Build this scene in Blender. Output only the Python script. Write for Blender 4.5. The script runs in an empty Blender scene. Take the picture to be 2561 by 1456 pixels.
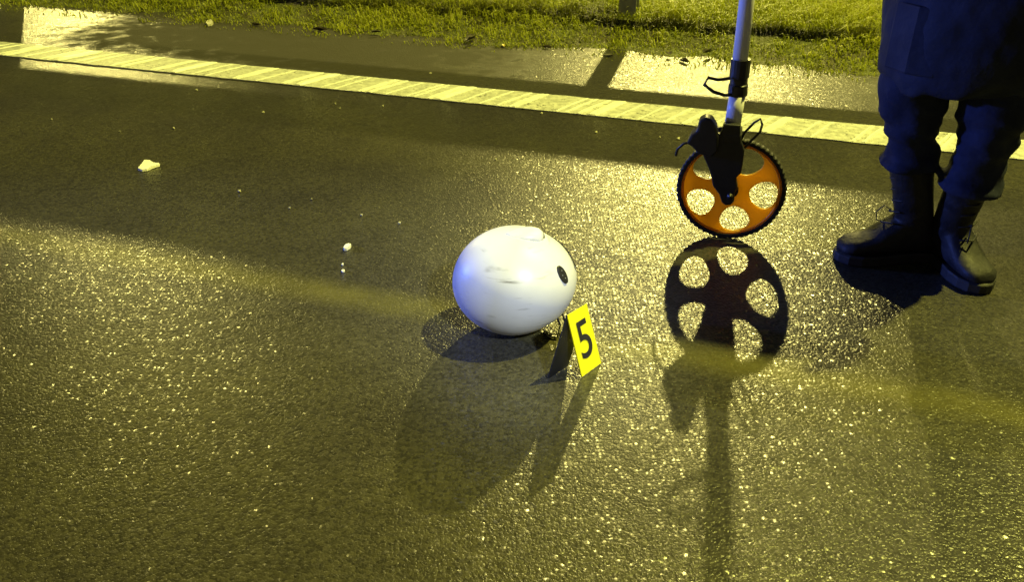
import bpy, bmesh, math, random
import numpy as np
from mathutils import Vector, Matrix, noise
random.seed(5); np.random.seed(5)
R = math.radians
SC = bpy.context.scene
COL = SC.collection

# ---------------------------------------------------------------- camera
F, TILT, H, CX, CY = 2100.0, R(29.7), 1.123, 1280.5, 728.0      # photograph measured at 2561 px width
cam_d = bpy.data.cameras.new('camera'); cam = bpy.data.objects.new('camera', cam_d); COL.objects.link(cam)
cam.location = (0, 0, H); cam.rotation_euler = (math.pi/2 - TILT, 0, 0)
cam_d.sensor_fit = 'HORIZONTAL'; cam_d.sensor_width = 36; cam_d.lens = 36*F/2561
cam_d.clip_start = 0.02; cam_d.clip_end = 1500
SC.camera = cam

# ---------------------------------------------------------------- world: night sky
W = bpy.data.worlds.new('World'); SC.world = W; W.use_nodes = True
wn = W.node_tree.nodes; wl = W.node_tree.links
sky = wn.new('ShaderNodeTexSky'); sky.sky_type = 'NISHITA'; sky.sun_disc = False
sky.sun_elevation = R(-1.2); sky.sun_rotation = R(200)
wl.new(sky.outputs[0], wn['Background'].inputs[0]); wn['Background'].inputs[1].default_value = 0.15

# ---------------------------------------------------------------- exposure
SC.view_settings.view_transform = 'Standard'; SC.view_settings.look = 'None'
SC.view_settings.exposure = 0; SC.view_settings.gamma = 1
SC.view_settings.use_curve_mapping = False
SC.render.engine = 'CYCLES'
SC.cycles.use_denoising = True
SC.cycles.sample_clamp_indirect = 4

# lamps of the place: three street lamps (built further down, each with its own light),
# a hand torch held beside the photographer and a patrol car's blue beacon down the road
SODIUM = (1.0, 0.94, 0.18)
WARM = (1.0, 0.86, 0.24)
LAMPS = [  # x, y, z of lens, power, colour
    (4.35, 19.9, 8.0, 8000, WARM),
    (-18.3, 36.6, 8.1, 6200, WARM),
    (5.9, 3.7, 12.0, 12500, SODIUM)]
def lamp(name, kind, loc, power, col, radius, parent=None, aim=None, cone=None):
    d = bpy.data.lights.new(name, kind); o = bpy.data.objects.new(name, d); COL.objects.link(o)
    o.location = loc; d.energy = power; d.color = col; d.shadow_soft_size = radius
    if parent: o.parent = parent
    if aim is not None:
        o.rotation_euler = (Vector(aim) - Vector(loc)).to_track_quat('-Z', 'Y').to_euler()
    if cone: d.spot_size = R(cone); d.spot_blend = 0.9
    return o
lamp('torch_light', 'SPOT', (0.95, -0.40, 2.15), 360, (0.84, 0.93, 1.0), 0.06, aim=(0.06, 1.76, 0.16), cone=19)
lamp('blue_beacon_light', 'SPOT', (-6.2, 3.6, 1.25), 1900, (0.13, 0.22, 1.0), 0.12, aim=(0.5, 1.95, 0.35), cone=19)

# ---------------------------------------------------------------- helpers
A = R(71.5)
RD = Vector((-math.sin(A), math.cos(A), 0)); RN = Vector((math.cos(A), math.sin(A), 0))   # along road (leftwards), across road
def rp(a, p, z=0): return RD*a + RN*p + Vector((0, 0, z))
def ray(x, y):
    dv = y - CY; c, s = math.cos(TILT), math.sin(TILT)
    return Vector(((x-CX), F*c - dv*s, -(F*s + dv*c)))
def gnd(x, y, z=0):
    d = ray(x, y); k = (H-z)/-d.z
    return Vector((d.x*k, d.y*k, z))
def tag(o, label=None, cat=None, group=None, kind=None):
    if label: o['label'] = label
    if cat: o['category'] = cat
    if group: o['group'] = group
    if kind: o['kind'] = kind
    return o
def empty(name, loc=(0, 0, 0), rz=0):
    o = bpy.data.objects.new(name, None); COL.objects.link(o); o.location = loc; o.rotation_euler = (0, 0, rz)
    o.empty_display_size = 0.1
    return o
def link_mesh(name, me, mat=None, parent=None, smooth=True):
    o = bpy.data.objects.new(name, me); COL.objects.link(o)
    if mat: me.materials.append(mat)
    if parent: o.parent = parent
    if smooth and len(me.polygons): me.polygons.foreach_set('use_smooth', [True]*len(me.polygons))
    return o
class MB:
    def __init__(s): s.v = []; s.f = []
    def add(s, vs, fs):
        n = len(s.v); s.v += [tuple(v) for v in vs]; s.f += [tuple(n+i for i in f) for f in fs]; return s
    def loft(s, rings, cap=True):
        n = len(rings[0]); vs = [v for r in rings for v in r]; fs = []
        for k in range(len(rings)-1):
            for i in range(n):
                j = (i+1) % n
                fs.append((k*n+i, k*n+j, (k+1)*n+j, (k+1)*n+i))
        if cap:
            fs.append(tuple(range(n-1, -1, -1))); fs.append(tuple((len(rings)-1)*n+i for i in range(n)))
        return s.add(vs, fs)
    def tube(s, pts, rad, n=10, closed=False, round_ends=False, squash=1.0):
        pts = [Vector(p) for p in pts]; m = len(pts)
        rad = list(rad) if hasattr(rad, '__len__') else [rad]*m
        rings = []; up = None
        for i, p in enumerate(pts):
            if closed: t = pts[(i+1) % m] - pts[i-1]
            else: t = pts[min(i+1, m-1)] - pts[max(i-1, 0)]
            t.normalize()
            if up is None:
                up = Vector((0, 0, 1)) if abs(t.z) < 0.9 else Vector((1, 0, 0))
            u = (up - t*up.dot(t)).normalized(); w = t.cross(u); up = u
            rings.append((p, u, w, rad[i], t))
        def mk(p, u, w, r): return [p + u*math.cos(2*math.pi*k/n)*r + w*math.sin(2*math.pi*k/n)*r*squash for k in range(n)]
        out = []
        if round_ends and not closed:
            p, u, w, r, t = rings[0]
            for q in (0.98, 0.8, 0.45): out.append(mk(p - t*r*q, u, w, r*math.sqrt(1-q*q)))
        out += [mk(*x[:4]) for x in rings]
        if round_ends and not closed:
            p, u, w, r, t = rings[-1]
            for q in (0.45, 0.8, 0.98): out.append(mk(p + t*r*q, u, w, r*math.sqrt(1-q*q)))
        if closed:
            out.append(out[0]); nn = len(out)
            return s.loft(out, cap=False)
        return s.loft(out)
    def ball(s, c, r, n=16, m=10):
        c = Vector(c); r = Vector(r) if hasattr(r, '__len__') else Vector((r, r, r))
        rings = []
        for k in range(m+1):
            th = math.pi*(0.02 + 0.96*k/m) - math.pi/2
            rings.append([c + Vector((r.x*math.cos(th)*math.cos(2*math.pi*i/n), r.y*math.cos(th)*math.sin(2*math.pi*i/n), r.z*math.sin(th))) for i in range(n)])
        return s.loft(rings)
    def prism(s, poly, y0, y1):          # poly in x,z
        return s.loft([[Vector((x, y0, z)) for x, z in poly], [Vector((x, y1, z)) for x, z in poly]])
    def box(s, c, d):
        x, y, z = c; a, b, e = d[0]/2, d[1]/2, d[2]/2
        return s.loft([[Vector((x-a, y-b, z-e)), Vector((x+a, y-b, z-e)), Vector((x+a, y+b, z-e)), Vector((x-a, y+b, z-e))],
                       [Vector((x-a, y-b, z+e)), Vector((x+a, y-b, z+e)), Vector((x+a, y+b, z+e)), Vector((x-a, y+b, z+e))]])
    def mesh(s, name):
        me = bpy.data.meshes.new(name); me.from_pydata(s.v, [], s.f)
        bm = bmesh.new(); bm.from_mesh(me); bmesh.ops.recalc_face_normals(bm, faces=bm.faces); bm.to_mesh(me); bm.free()
        return me
    def build(s, name, mat, parent=None, smooth=True, bevel=0):
        o = link_mesh(name, s.mesh(name), mat, parent, smooth)
        if bevel:
            b = o.modifiers.new('bevel', 'BEVEL'); b.width = bevel; b.segments = 2; b.limit_method = 'ANGLE'; b.angle_limit = R(40)
        if smooth:
            try:
                w = o.modifiers.new('wn', 'WEIGHTED_NORMAL'); w.keep_sharp = False
            except Exception: pass
        return o
def evaluated(o, name):
    dg = bpy.context.evaluated_depsgraph_get(); dg.update()
    me = bpy.data.meshes.new_from_object(o.evaluated_get(dg)); me.name = name
    return me
def remesh(mb, name, voxel, smooth_it=6, disp=None):
    me = mb.mesh(name); o = bpy.data.objects.new(name+'_tmp', me); COL.objects.link(o)
    r = o.modifiers.new('r', 'REMESH'); r.mode = 'VOXEL'; r.voxel_size = voxel
    sm = o.modifiers.new('s', 'SMOOTH'); sm.factor = 0.5; sm.iterations = smooth_it
    out = evaluated(o, name); bpy.data.objects.remove(o)
    out.materials.clear()
    if disp:
        n = len(out.vertices); nr = [v.normal.copy() for v in out.vertices]
        for v, q in zip(out.vertices, nr):
            v.co += q*disp(v.co)
    return out

# ---------------------------------------------------------------- materials
def mat(name, c1, c2=None, scale=20, rough=0.6, rough2=None, bump=0, bscale=None, metal=0, coat=0, spec=0.5, detail=4, coords='Object', stretch=None):
    m = bpy.data.materials.new(name); m.use_nodes = True; n = m.node_tree.nodes; l = m.node_tree.links
    b = n['Principled BSDF']; tc = n.new('ShaderNodeTexCoord'); src = tc.outputs[coords]
    if stretch:
        mp = n.new('ShaderNodeMapping'); mp.inputs['Scale'].default_value = stretch; l.new(src, mp.inputs[0]); src = mp.outputs[0]
    t = n.new('ShaderNodeTexNoise'); t.inputs['Scale'].default_value = scale; t.inputs['Detail'].default_value = detail
    l.new(src, t.inputs['Vector'])
    r = n.new('ShaderNodeValToRGB'); r.color_ramp.elements[0].position = 0.35; r.color_ramp.elements[1].position = 0.65
    r.color_ramp.elements[0].color = (*c1, 1); r.color_ramp.elements[1].color = (*(c2 or c1), 1)
    l.new(t.outputs[0], r.inputs[0]); l.new(r.outputs[0], b.inputs['Base Color'])
    b.inputs['Roughness'].default_value = rough; b.inputs['Metallic'].default_value = metal
    b.inputs['Coat Weight'].default_value = coat; b.inputs['Coat Roughness'].default_value = 0.12
    b.inputs['Specular IOR Level'].default_value = spec
    if rough2 is not None:
        mr = n.new('ShaderNodeMapRange'); mr.inputs[1].default_value = 0.3; mr.inputs[2].default_value = 0.7
        mr.inputs[3].default_value = rough; mr.inputs[4].default_value = rough2
        l.new(t.outputs[0], mr.inputs[0]); l.new(mr.outputs[0], b.inputs['Roughness'])
    if bump:
        t2 = n.new('ShaderNodeTexNoise'); t2.inputs['Scale'].default_value = bscale or scale*3; t2.inputs['Detail'].default_value = 3
        l.new(src, t2.inputs['Vector'])
        bp = n.new('ShaderNodeBump'); bp.inputs['Distance'].default_value = bump; bp.inputs['Strength'].default_value = 1
        l.new(t2.outputs[0], bp.inputs['Height']); l.new(bp.outputs[0], b.inputs['Normal'])
    return m

FACET = 0.29
def wet_surface(name, c1, c2, light_band=None):
    """wet coarse asphalt: stones in relief, water film between them; optional band of yellow lamp light in the colour"""
    m = bpy.data.materials.new(name); m.use_nodes = True; n = m.node_tree.nodes; l = m.node_tree.links
    b = n['Principled BSDF']; tc = n.new('ShaderNodeTexCoord'); src = tc.outputs['Object']
    def node(t, **k):
        q = n.new(t)
        for a_, v in k.items(): q.inputs[a_].default_value = v
        return q
    vo = node('ShaderNodeTexVoronoi', Scale=140.0); l.new(src, vo.inputs['Vector'])
    vo2 = node('ShaderNodeTexVoronoi', Scale=260.0); l.new(src, vo2.inputs['Vector'])
    nz = node('ShaderNodeTexNoise', Scale=42.0, Detail=3.0); l.new(src, nz.inputs['Vector'])
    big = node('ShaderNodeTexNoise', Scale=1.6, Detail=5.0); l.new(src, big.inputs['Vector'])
    mid = node('ShaderNodeTexNoise', Scale=9.0, Detail=4.0); l.new(src, mid.inputs['Vector'])
    # stone colour: per-cell tint
    sep = n.new('ShaderNodeSeparateColor'); l.new(vo.outputs['Color'], sep.inputs[0])
    mx = n.new('ShaderNodeMix'); mx.data_type = 'RGBA'; mx.inputs['A'].default_value = (*c1, 1); mx.inputs['B'].default_value = (*c2, 1)
    l.new(sep.outputs[0], mx.inputs['Factor'])
    mul = n.new('ShaderNodeMix'); mul.data_type = 'RGBA'; mul.blend_type = 'MULTIPLY'; mul.inputs['Factor'].default_value = 1
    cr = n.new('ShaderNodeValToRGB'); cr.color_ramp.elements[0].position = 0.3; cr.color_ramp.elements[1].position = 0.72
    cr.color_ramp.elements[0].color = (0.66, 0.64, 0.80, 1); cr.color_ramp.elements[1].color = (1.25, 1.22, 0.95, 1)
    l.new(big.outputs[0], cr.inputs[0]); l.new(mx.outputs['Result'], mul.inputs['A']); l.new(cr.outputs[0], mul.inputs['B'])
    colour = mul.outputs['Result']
    if light_band:
        # band of yellow lamp light painted into the stone colour along the road
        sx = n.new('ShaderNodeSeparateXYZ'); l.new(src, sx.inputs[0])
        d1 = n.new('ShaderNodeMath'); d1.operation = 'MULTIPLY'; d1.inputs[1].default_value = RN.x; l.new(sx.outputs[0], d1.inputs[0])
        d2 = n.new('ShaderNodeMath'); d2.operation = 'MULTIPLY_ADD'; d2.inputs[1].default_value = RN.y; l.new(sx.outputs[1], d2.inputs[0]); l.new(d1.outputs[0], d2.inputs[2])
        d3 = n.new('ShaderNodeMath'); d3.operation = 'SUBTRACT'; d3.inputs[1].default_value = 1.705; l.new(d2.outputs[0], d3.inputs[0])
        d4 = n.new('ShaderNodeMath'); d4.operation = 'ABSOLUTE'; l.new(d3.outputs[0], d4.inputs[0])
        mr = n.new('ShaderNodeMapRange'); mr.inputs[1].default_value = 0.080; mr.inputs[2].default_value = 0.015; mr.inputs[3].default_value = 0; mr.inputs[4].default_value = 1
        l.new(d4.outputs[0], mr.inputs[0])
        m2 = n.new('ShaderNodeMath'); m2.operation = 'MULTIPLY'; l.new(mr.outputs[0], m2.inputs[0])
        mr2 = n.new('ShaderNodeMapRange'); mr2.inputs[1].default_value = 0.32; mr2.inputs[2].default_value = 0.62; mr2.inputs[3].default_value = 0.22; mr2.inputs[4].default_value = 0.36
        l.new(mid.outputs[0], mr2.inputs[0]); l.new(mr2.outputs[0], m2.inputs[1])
        mp = n.new('ShaderNodeMix'); mp.data_type = 'RGBA'; mp.inputs['B'].default_value = (*light_band, 1)
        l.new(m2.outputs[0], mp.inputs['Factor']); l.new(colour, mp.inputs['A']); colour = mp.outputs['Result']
    l.new(colour, b.inputs['Base Color'])
    # coarse damp stones below, a film of water whose facets tilt with each stone on top
    rr = n.new('ShaderNodeMapRange'); rr.inputs[1].default_value = 0.3; rr.inputs[2].default_value = 0.7; rr.inputs[3].default_value = 0.28; rr.inputs[4].default_value = 0.36
    l.new(mid.outputs[0], rr.inputs[0]); l.new(rr.outputs[0], b.inputs['Roughness'])
    b.inputs['IOR'].default_value = 1.38; b.inputs['Specular IOR Level'].default_value = 0.42
    b1 = n.new('ShaderNodeBump'); b1.inputs['Strength'].default_value = 1; b1.inputs['Distance'].default_value = 0.0010; b1.invert = True
    l.new(vo.outputs['Distance'], b1.inputs['Height'])
    b3 = n.new('ShaderNodeBump'); b3.inputs['Strength'].default_value = 1; b3.inputs['Distance'].default_value = 0.0007; b3.invert = True
    l.new(vo2.outputs['Distance'], b3.inputs['Height']); l.new(b1.outputs[0], b3.inputs['Normal'])
    b0 = n.new('ShaderNodeBump'); b0.inputs['Strength'].default_value = 1; b0.inputs['Distance'].default_value = 0.0011
    l.new(nz.outputs[0], b0.inputs['Height']); l.new(b0.outputs[0], b1.inputs['Normal'])
    l.new(b3.outputs[0], b.inputs['Normal'])
    wob = n.new('ShaderNodeVectorMath'); wob.operation = 'MULTIPLY_ADD'; wob.inputs[1].default_value = (.006, .006, 0); l.new(nz.outputs['Color'], wob.inputs[0]); l.new(src, wob.inputs[2])
    vc = node('ShaderNodeTexVoronoi', Scale=100.0); l.new(wob.outputs[0], vc.inputs['Vector'])
    sb = n.new('ShaderNodeVectorMath'); sb.operation = 'SUBTRACT'; sb.inputs[1].default_value = (.5, .5, .5); l.new(vc.outputs['Color'], sb.inputs[0])
    ml = n.new('ShaderNodeVectorMath'); ml.operation = 'MULTIPLY'; ml.inputs[1].default_value = (FACET, FACET, 0); l.new(sb.outputs[0], ml.inputs[0])
    ge = n.new('ShaderNodeNewGeometry'); ad = n.new('ShaderNodeVectorMath'); l.new(ml.outputs[0], ad.inputs[0]); l.new(ge.outputs['Normal'], ad.inputs[1])
    no = n.new('ShaderNodeVectorMath'); no.operation = 'NORMALIZE'; l.new(ad.outputs[0], no.inputs[0])
    b4 = n.new('ShaderNodeBump'); b4.inputs['Strength'].default_value = 1; b4.inputs['Distance'].default_value = 0.0012; b4.invert = True
    l.new(vc.outputs['Distance'], b4.inputs['Height']); l.new(no.outputs[0], b4.inputs['Normal'])
    l.new(b4.outputs[0], b.inputs['Coat Normal'])
    s2 = n.new('ShaderNodeSeparateColor'); l.new(vc.outputs['Color'], s2.inputs[0])
    cw = n.new('ShaderNodeMapRange'); cw.inputs[1].default_value = 0.15; cw.inputs[2].default_value = 1.0; cw.inputs[3].default_value = 0.12; cw.inputs[4].default_value = 1.0
    l.new(s2.outputs[2], cw.inputs[0]); l.new(cw.outputs[0], b.inputs['Coat Weight'])
    if light_band:
        # muddy shoulder: one matt patch placed and darkened to cut lamp sheen there
        a1 = n.new('ShaderNodeMath'); a1.operation = 'MULTIPLY'; a1.inputs[1].default_value = RD.x; l.new(sx.outputs[0], a1.inputs[0])
        a2 = n.new('ShaderNodeMath'); a2.operation = 'MULTIPLY_ADD'; a2.inputs[1].default_value = RD.y; l.new(sx.outputs[1], a2.inputs[0]); l.new(a1.outputs[0], a2.inputs[2])
        def quad(src_, c0, r0):
            u = n.new('ShaderNodeMath'); u.operation = 'SUBTRACT'; u.inputs[1].default_value = c0; l.new(src_, u.inputs[0])
            v = n.new('ShaderNodeMath'); v.operation = 'DIVIDE'; v.inputs[1].default_value = r0; l.new(u.outputs[0], v.inputs[0])
            w = n.new('ShaderNodeMath'); w.operation = 'POWER'; w.inputs[1].default_value = 4; ab = n.new('ShaderNodeMath'); ab.operation = 'ABSOLUTE'; l.new(v.outputs[0], ab.inputs[0]); l.new(ab.outputs[0], w.inputs[0]); return w.outputs[0]
        su = n.new('ShaderNodeMath'); su.operation = 'ADD'; l.new(quad(a2.outputs[0], 2.72, 1.45), su.inputs[0]); l.new(quad(d2.outputs[0], 4.22, 0.62), su.inputs[1])
        sm = n.new('ShaderNodeMath'); sm.operation = 'MULTIPLY_ADD'; sm.inputs[1].default_value = -2.4; l.new(mid.outputs[0], sm.inputs[0]); l.new(su.outputs[0], sm.inputs[2])
        mm = n.new('ShaderNodeMapRange'); mm.inputs[1].default_value = -0.9; mm.inputs[2].default_value = -0.1; mm.inputs[3].default_value = 1; mm.inputs[4].default_value = 0; l.new(sm.outputs[0], mm.inputs[0])
        mc = n.new('ShaderNodeMix'); mc.data_type = 'RGBA'; mc.inputs['B'].default_value = (.030, .027, .017, 1); l.new(mm.outputs[0], mc.inputs['Factor']); l.new(colour, mc.inputs['A']); l.new(mc.outputs['Result'], b.inputs['Base Color'])
        inv = n.new('ShaderNodeMath'); inv.operation = 'SUBTRACT'; inv.inputs[0].default_value = 1; l.new(mm.outputs[0], inv.inputs[1])
        wk = n.new('ShaderNodeMath'); wk.operation = 'MULTIPLY'; l.new(inv.outputs[0], wk.inputs[0])
        bw = n.new('ShaderNodeMapRange'); bw.inputs[1].default_value = 0.35; bw.inputs[2].default_value = 0.65; bw.inputs[3].default_value = 0.45; bw.inputs[4].default_value = 1.15; l.new(big.outputs[0], bw.inputs[0])
        w2 = n.new('ShaderNodeMath'); w2.operation = 'MULTIPLY'; l.new(cw.outputs[0], w2.inputs[0]); l.new(bw.outputs[0], w2.inputs[1]); l.new(w2.outputs[0], wk.inputs[1]); l.new(wk.outputs[0], b.inputs['Coat Weight'])
        ra = n.new('ShaderNodeMath'); ra.operation = 'MULTIPLY_ADD'; ra.inputs[1].default_value = .45; l.new(mm.outputs[0], ra.inputs[0]); l.new(rr.outputs[0], ra.inputs[2]); l.new(ra.outputs[0], b.inputs['Roughness'])
    b.inputs['Coat Roughness'].default_value = 0.235; b.inputs['Coat IOR'].default_value = 1.5
    return m

M = {}
M['asphalt'] = wet_surface('wet_asphalt', (0.026, 0.025, 0.019), (0.064, 0.061, 0.044), light_band=(0.17, 0.155, 0.03))
M['line'] = mat('road_line_white', (0.42, 0.42, 0.40), (0.64, 0.64, 0.61), scale=34, rough=0.42, rough2=0.6, bump=0.004, bscale=70)
def chips(m):                              # paint worn through to the dark stones in specks
    n = m.node_tree.nodes; l = m.node_tree.links; b = n['Principled BSDF']; tc = n.new('ShaderNodeTexCoord')
    t = n.new('ShaderNodeTexNoise'); t.inputs['Scale'].default_value = 75; t.inputs['Detail'].default_value = 5; l.new(tc.outputs['Object'], t.inputs['Vector'])
    t2 = n.new('ShaderNodeTexNoise'); t2.inputs['Scale'].default_value = 6; t2.inputs['Detail'].default_value = 3; l.new(tc.outputs['Object'], t2.inputs['Vector'])
    ad = n.new('ShaderNodeMath'); ad.operation = 'MULTIPLY_ADD'; ad.inputs[1].default_value = .45; l.new(t2.outputs[0], ad.inputs[0]); l.new(t.outputs[0], ad.inputs[2])
    r = n.new('ShaderNodeMapRange'); r.inputs[1].default_value = .84; r.inputs[2].default_value = .93; l.new(ad.outputs[0], r.inputs[0])
    mx = n.new('ShaderNodeMix'); mx.data_type = 'RGBA'; mx.inputs['B'].default_value = (.10, .095, .075, 1); l.new(r.outputs[0], mx.inputs['Factor'])
    l.new(b.inputs['Base Color'].links[0].from_socket, mx.inputs['A']); l.new(mx.outputs['Result'], b.inputs['Base Color'])
chips(M['line'])
M['rib'] = mat('road_line_rib', (0.78, 0.78, 0.74), (0.86, 0.86, 0.83), scale=40, rough=0.4, bump=0.001, bscale=120)
M['soil'] = mat('verge_soil', (0.040, 0.033, 0.014), (0.09, 0.10, 0.02), scale=7, rough=0.6, rough2=0.85, bump=0.02, bscale=38)
M['white_shell'] = mat('helmet_white', (0.62, 0.62, 0.63), (0.68, 0.68, 0.69), scale=9, rough=0.34, rough2=0.46)
def scuffs(m):                             # dirt smears and scratches in the paint
    n = m.node_tree.nodes; l = m.node_tree.links; b = n['Principled BSDF']; tc = n.new('ShaderNodeTexCoord')
    mp = n.new('ShaderNodeMapping'); mp.inputs['Scale'].default_value = (9, 9, 60); mp.inputs['Rotation'].default_value = (.5, .35, .2); l.new(tc.outputs['Object'], mp.inputs[0])
    t = n.new('ShaderNodeTexNoise'); t.inputs['Scale'].default_value = 1.6; t.inputs['Detail'].default_value = 6; l.new(mp.outputs[0], t.inputs['Vector'])
    t2 = n.new('ShaderNodeTexNoise'); t2.inputs['Scale'].default_value = 11; t2.inputs['Detail'].default_value = 3; l.new(tc.outputs['Object'], t2.inputs['Vector'])
    r1 = n.new('ShaderNodeMapRange'); r1.inputs[1].default_value = .56; r1.inputs[2].default_value = .72; l.new(t.outputs[0], r1.inputs[0])
    r2 = n.new('ShaderNodeMapRange'); r2.inputs[1].default_value = .50; r2.inputs[2].default_value = .68; l.new(t2.outputs[0], r2.inputs[0])
    mu = n.new('ShaderNodeMath'); mu.operation = 'MULTIPLY'; l.new(r1.outputs[0], mu.inputs[0]); l.new(r2.outputs[0], mu.inputs[1])
    mx = n.new('ShaderNodeMix'); mx.data_type = 'RGBA'; mx.inputs['B'].default_value = (.16, .15, .13, 1); l.new(mu.outputs[0], mx.inputs['Factor'])
    old = b.inputs['Base Color'].links[0].from_socket; l.new(old, mx.inputs['A']); l.new(mx.outputs['Result'], b.inputs['Base Color'])
scuffs(M['white_shell'])
M['black'] = mat('black_plastic', (0.010, 0.010, 0.011), (0.018, 0.018, 0.019), scale=30, rough=0.45, bump=0.0004, bscale=300)
M['trim'] = mat('grey_trim', (0.30, 0.30, 0.30), (0.36, 0.36, 0.36), scale=30, rough=0.5)
M['rubber'] = mat('black_rubber', (0.008, 0.008, 0.008), (0.016, 0.016, 0.016), scale=40, rough=0.65)
M['liner'] = mat('helmet_liner', (0.02, 0.02, 0.022), (0.035, 0.035, 0.038), scale=60, rough=0.9, bump=0.001, bscale=200)
M['orange'] = mat('orange_plastic', (0.78, 0.48, 0.04), (0.84, 0.53, 0.045), scale=12, rough=0.35)
def thin_plastic(m, col):                 # lets light from behind glow through
    n = m.node_tree.nodes; l = m.node_tree.links; b = n['Principled BSDF']; o = n['Material Output']
    t = n.new('ShaderNodeBsdfTranslucent'); t.inputs['Color'].default_value = (*col, 1); mx = n.new('ShaderNodeMixShader'); mx.inputs[0].default_value = 0.6
    l.new(b.outputs[0], mx.inputs[1]); l.new(t.outputs[0], mx.inputs[2]); l.new(mx.outputs[0], o.inputs['Surface'])
thin_plastic(M['orange'], (0.90, 0.55, 0.04))
M['alu'] = mat('silver_tube', (0.66, 0.67, 0.70), (0.74, 0.75, 0.78), scale=14, rough=0.4, metal=0.0, stretch=(1, 1, 0.2))
M['steel'] = mat('galvanised_steel', (0.28, 0.29, 0.29), (0.42, 0.43, 0.43), scale=11, rough=0.5, rough2=0.65, metal=0.7)
M['yellow'] = mat('yellow_marker_plastic', (0.86, 0.80, 0.01), (0.90, 0.84, 0.012), scale=18, rough=0.5)
M['print'] = mat('black_print', (0.012, 0.012, 0.012), (0.02, 0.02, 0.02), scale=90, rough=0.7)
M['navy'] = mat('navy_cloth', (0.010, 0.013, 0.030), (0.018, 0.023, 0.048), scale=16, rough=0.85, bump=0.003, bscale=45, spec=0.25)
M['coat'] = mat('navy_coat', (0.007, 0.010, 0.024), (0.014, 0.019, 0.040), scale=10, rough=0.75, bump=0.004, bscale=25, spec=0.3)
M['boot'] = mat('black_leather', (0.011, 0.011, 0.013), (0.020, 0.020, 0.023), scale=30, rough=0.5, rough2=0.7, bump=0.0015, bscale=90, spec=0.28)
M['skin'] = mat('skin', (0.42, 0.25, 0.18), (0.48, 0.30, 0.22), scale=15, rough=0.55)
M['hair'] = mat('dark_hair', (0.015, 0.010, 0.007), (0.03, 0.02, 0.013), scale=80, rough=0.5, stretch=(1, 1, 0.2))
M['eye'] = mat('eye_white', (0.7, 0.7, 0.7), rough=0.2)
M['lip'] = mat('lip', (0.35, 0.14, 0.12), rough=0.5)
M['shard'] = mat('white_plastic', (0.80, 0.80, 0.76), (0.86, 0.86, 0.83), scale=60, rough=0.4)
M['grit'] = mat('pale_grit', (0.30, 0.29, 0.22), (0.48, 0.46, 0.34), scale=120, rough=0.5)
M['leaf_dark'] = mat('dead_leaf', (0.016, 0.012, 0.006), (0.035, 0.025, 0.010), scale=40, rough=0.6)
M['leaf_yellow'] = mat('yellow_leaf', (0.55, 0.45, 0.10), (0.62, 0.52, 0.16), scale=60, rough=0.5)
M['lamp_paint'] = mat('lamp_grey_paint', (0.20, 0.21, 0.21), (0.26, 0.27, 0.27), scale=6, rough=0.5)
def glass_mat():
    m = bpy.data.materials.new('clear_visor'); m.use_nodes = True; b = m.node_tree.nodes['Principled BSDF']
    b.inputs['Base Color'].default_value = (0.9, 0.92, 0.9, 1); b.inputs['Roughness'].default_value = 0.06
    b.inputs['Transmission Weight'].default_value = 1; b.inputs['IOR'].default_value = 1.3
    return m
M['visor'] = glass_mat()
def emit_mat(name, col, s):
    m = bpy.data.materials.new(name); m.use_nodes = True; b = m.node_tree.nodes['Principled BSDF']
    b.inputs['Base Color'].default_value = (0.8, 0.8, 0.8, 1); b.inputs['Emission Color'].default_value = (*col, 1); b.inputs['Emission Strength'].default_value = s
    return m
M['lens0'] = emit_mat('lamp_lens_warm', WARM, 8); M['lens2'] = emit_mat('lamp_lens_sodium', SODIUM, 8)
def grass_mat():
    m = bpy.data.materials.new('grass_blades'); m.use_nodes = True; n = m.node_tree.nodes; l = m.node_tree.links
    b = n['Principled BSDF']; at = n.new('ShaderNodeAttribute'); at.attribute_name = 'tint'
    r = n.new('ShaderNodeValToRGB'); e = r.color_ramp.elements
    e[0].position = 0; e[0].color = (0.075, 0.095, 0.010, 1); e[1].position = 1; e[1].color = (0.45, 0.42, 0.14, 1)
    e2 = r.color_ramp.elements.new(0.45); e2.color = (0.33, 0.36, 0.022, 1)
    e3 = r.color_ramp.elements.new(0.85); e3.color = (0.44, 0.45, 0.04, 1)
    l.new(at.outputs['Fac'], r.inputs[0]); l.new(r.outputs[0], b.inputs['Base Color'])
    b.inputs['Roughness'].default_value = 0.5
    b.inputs['Specular IOR Level'].default_value = 0.3
    t = n.new('ShaderNodeBsdfTranslucent'); mx = n.new('ShaderNodeMixShader'); mx.inputs[0].default_value = 0.4; l.new(r.outputs[0], t.inputs[0])
    l.new(b.outputs[0], mx.inputs[1]); l.new(t.outputs[0], mx.inputs[2]); l.new(mx.outputs[0], n['Material Output'].inputs['Surface'])
    return m
M['grass'] = grass_mat()

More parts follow.
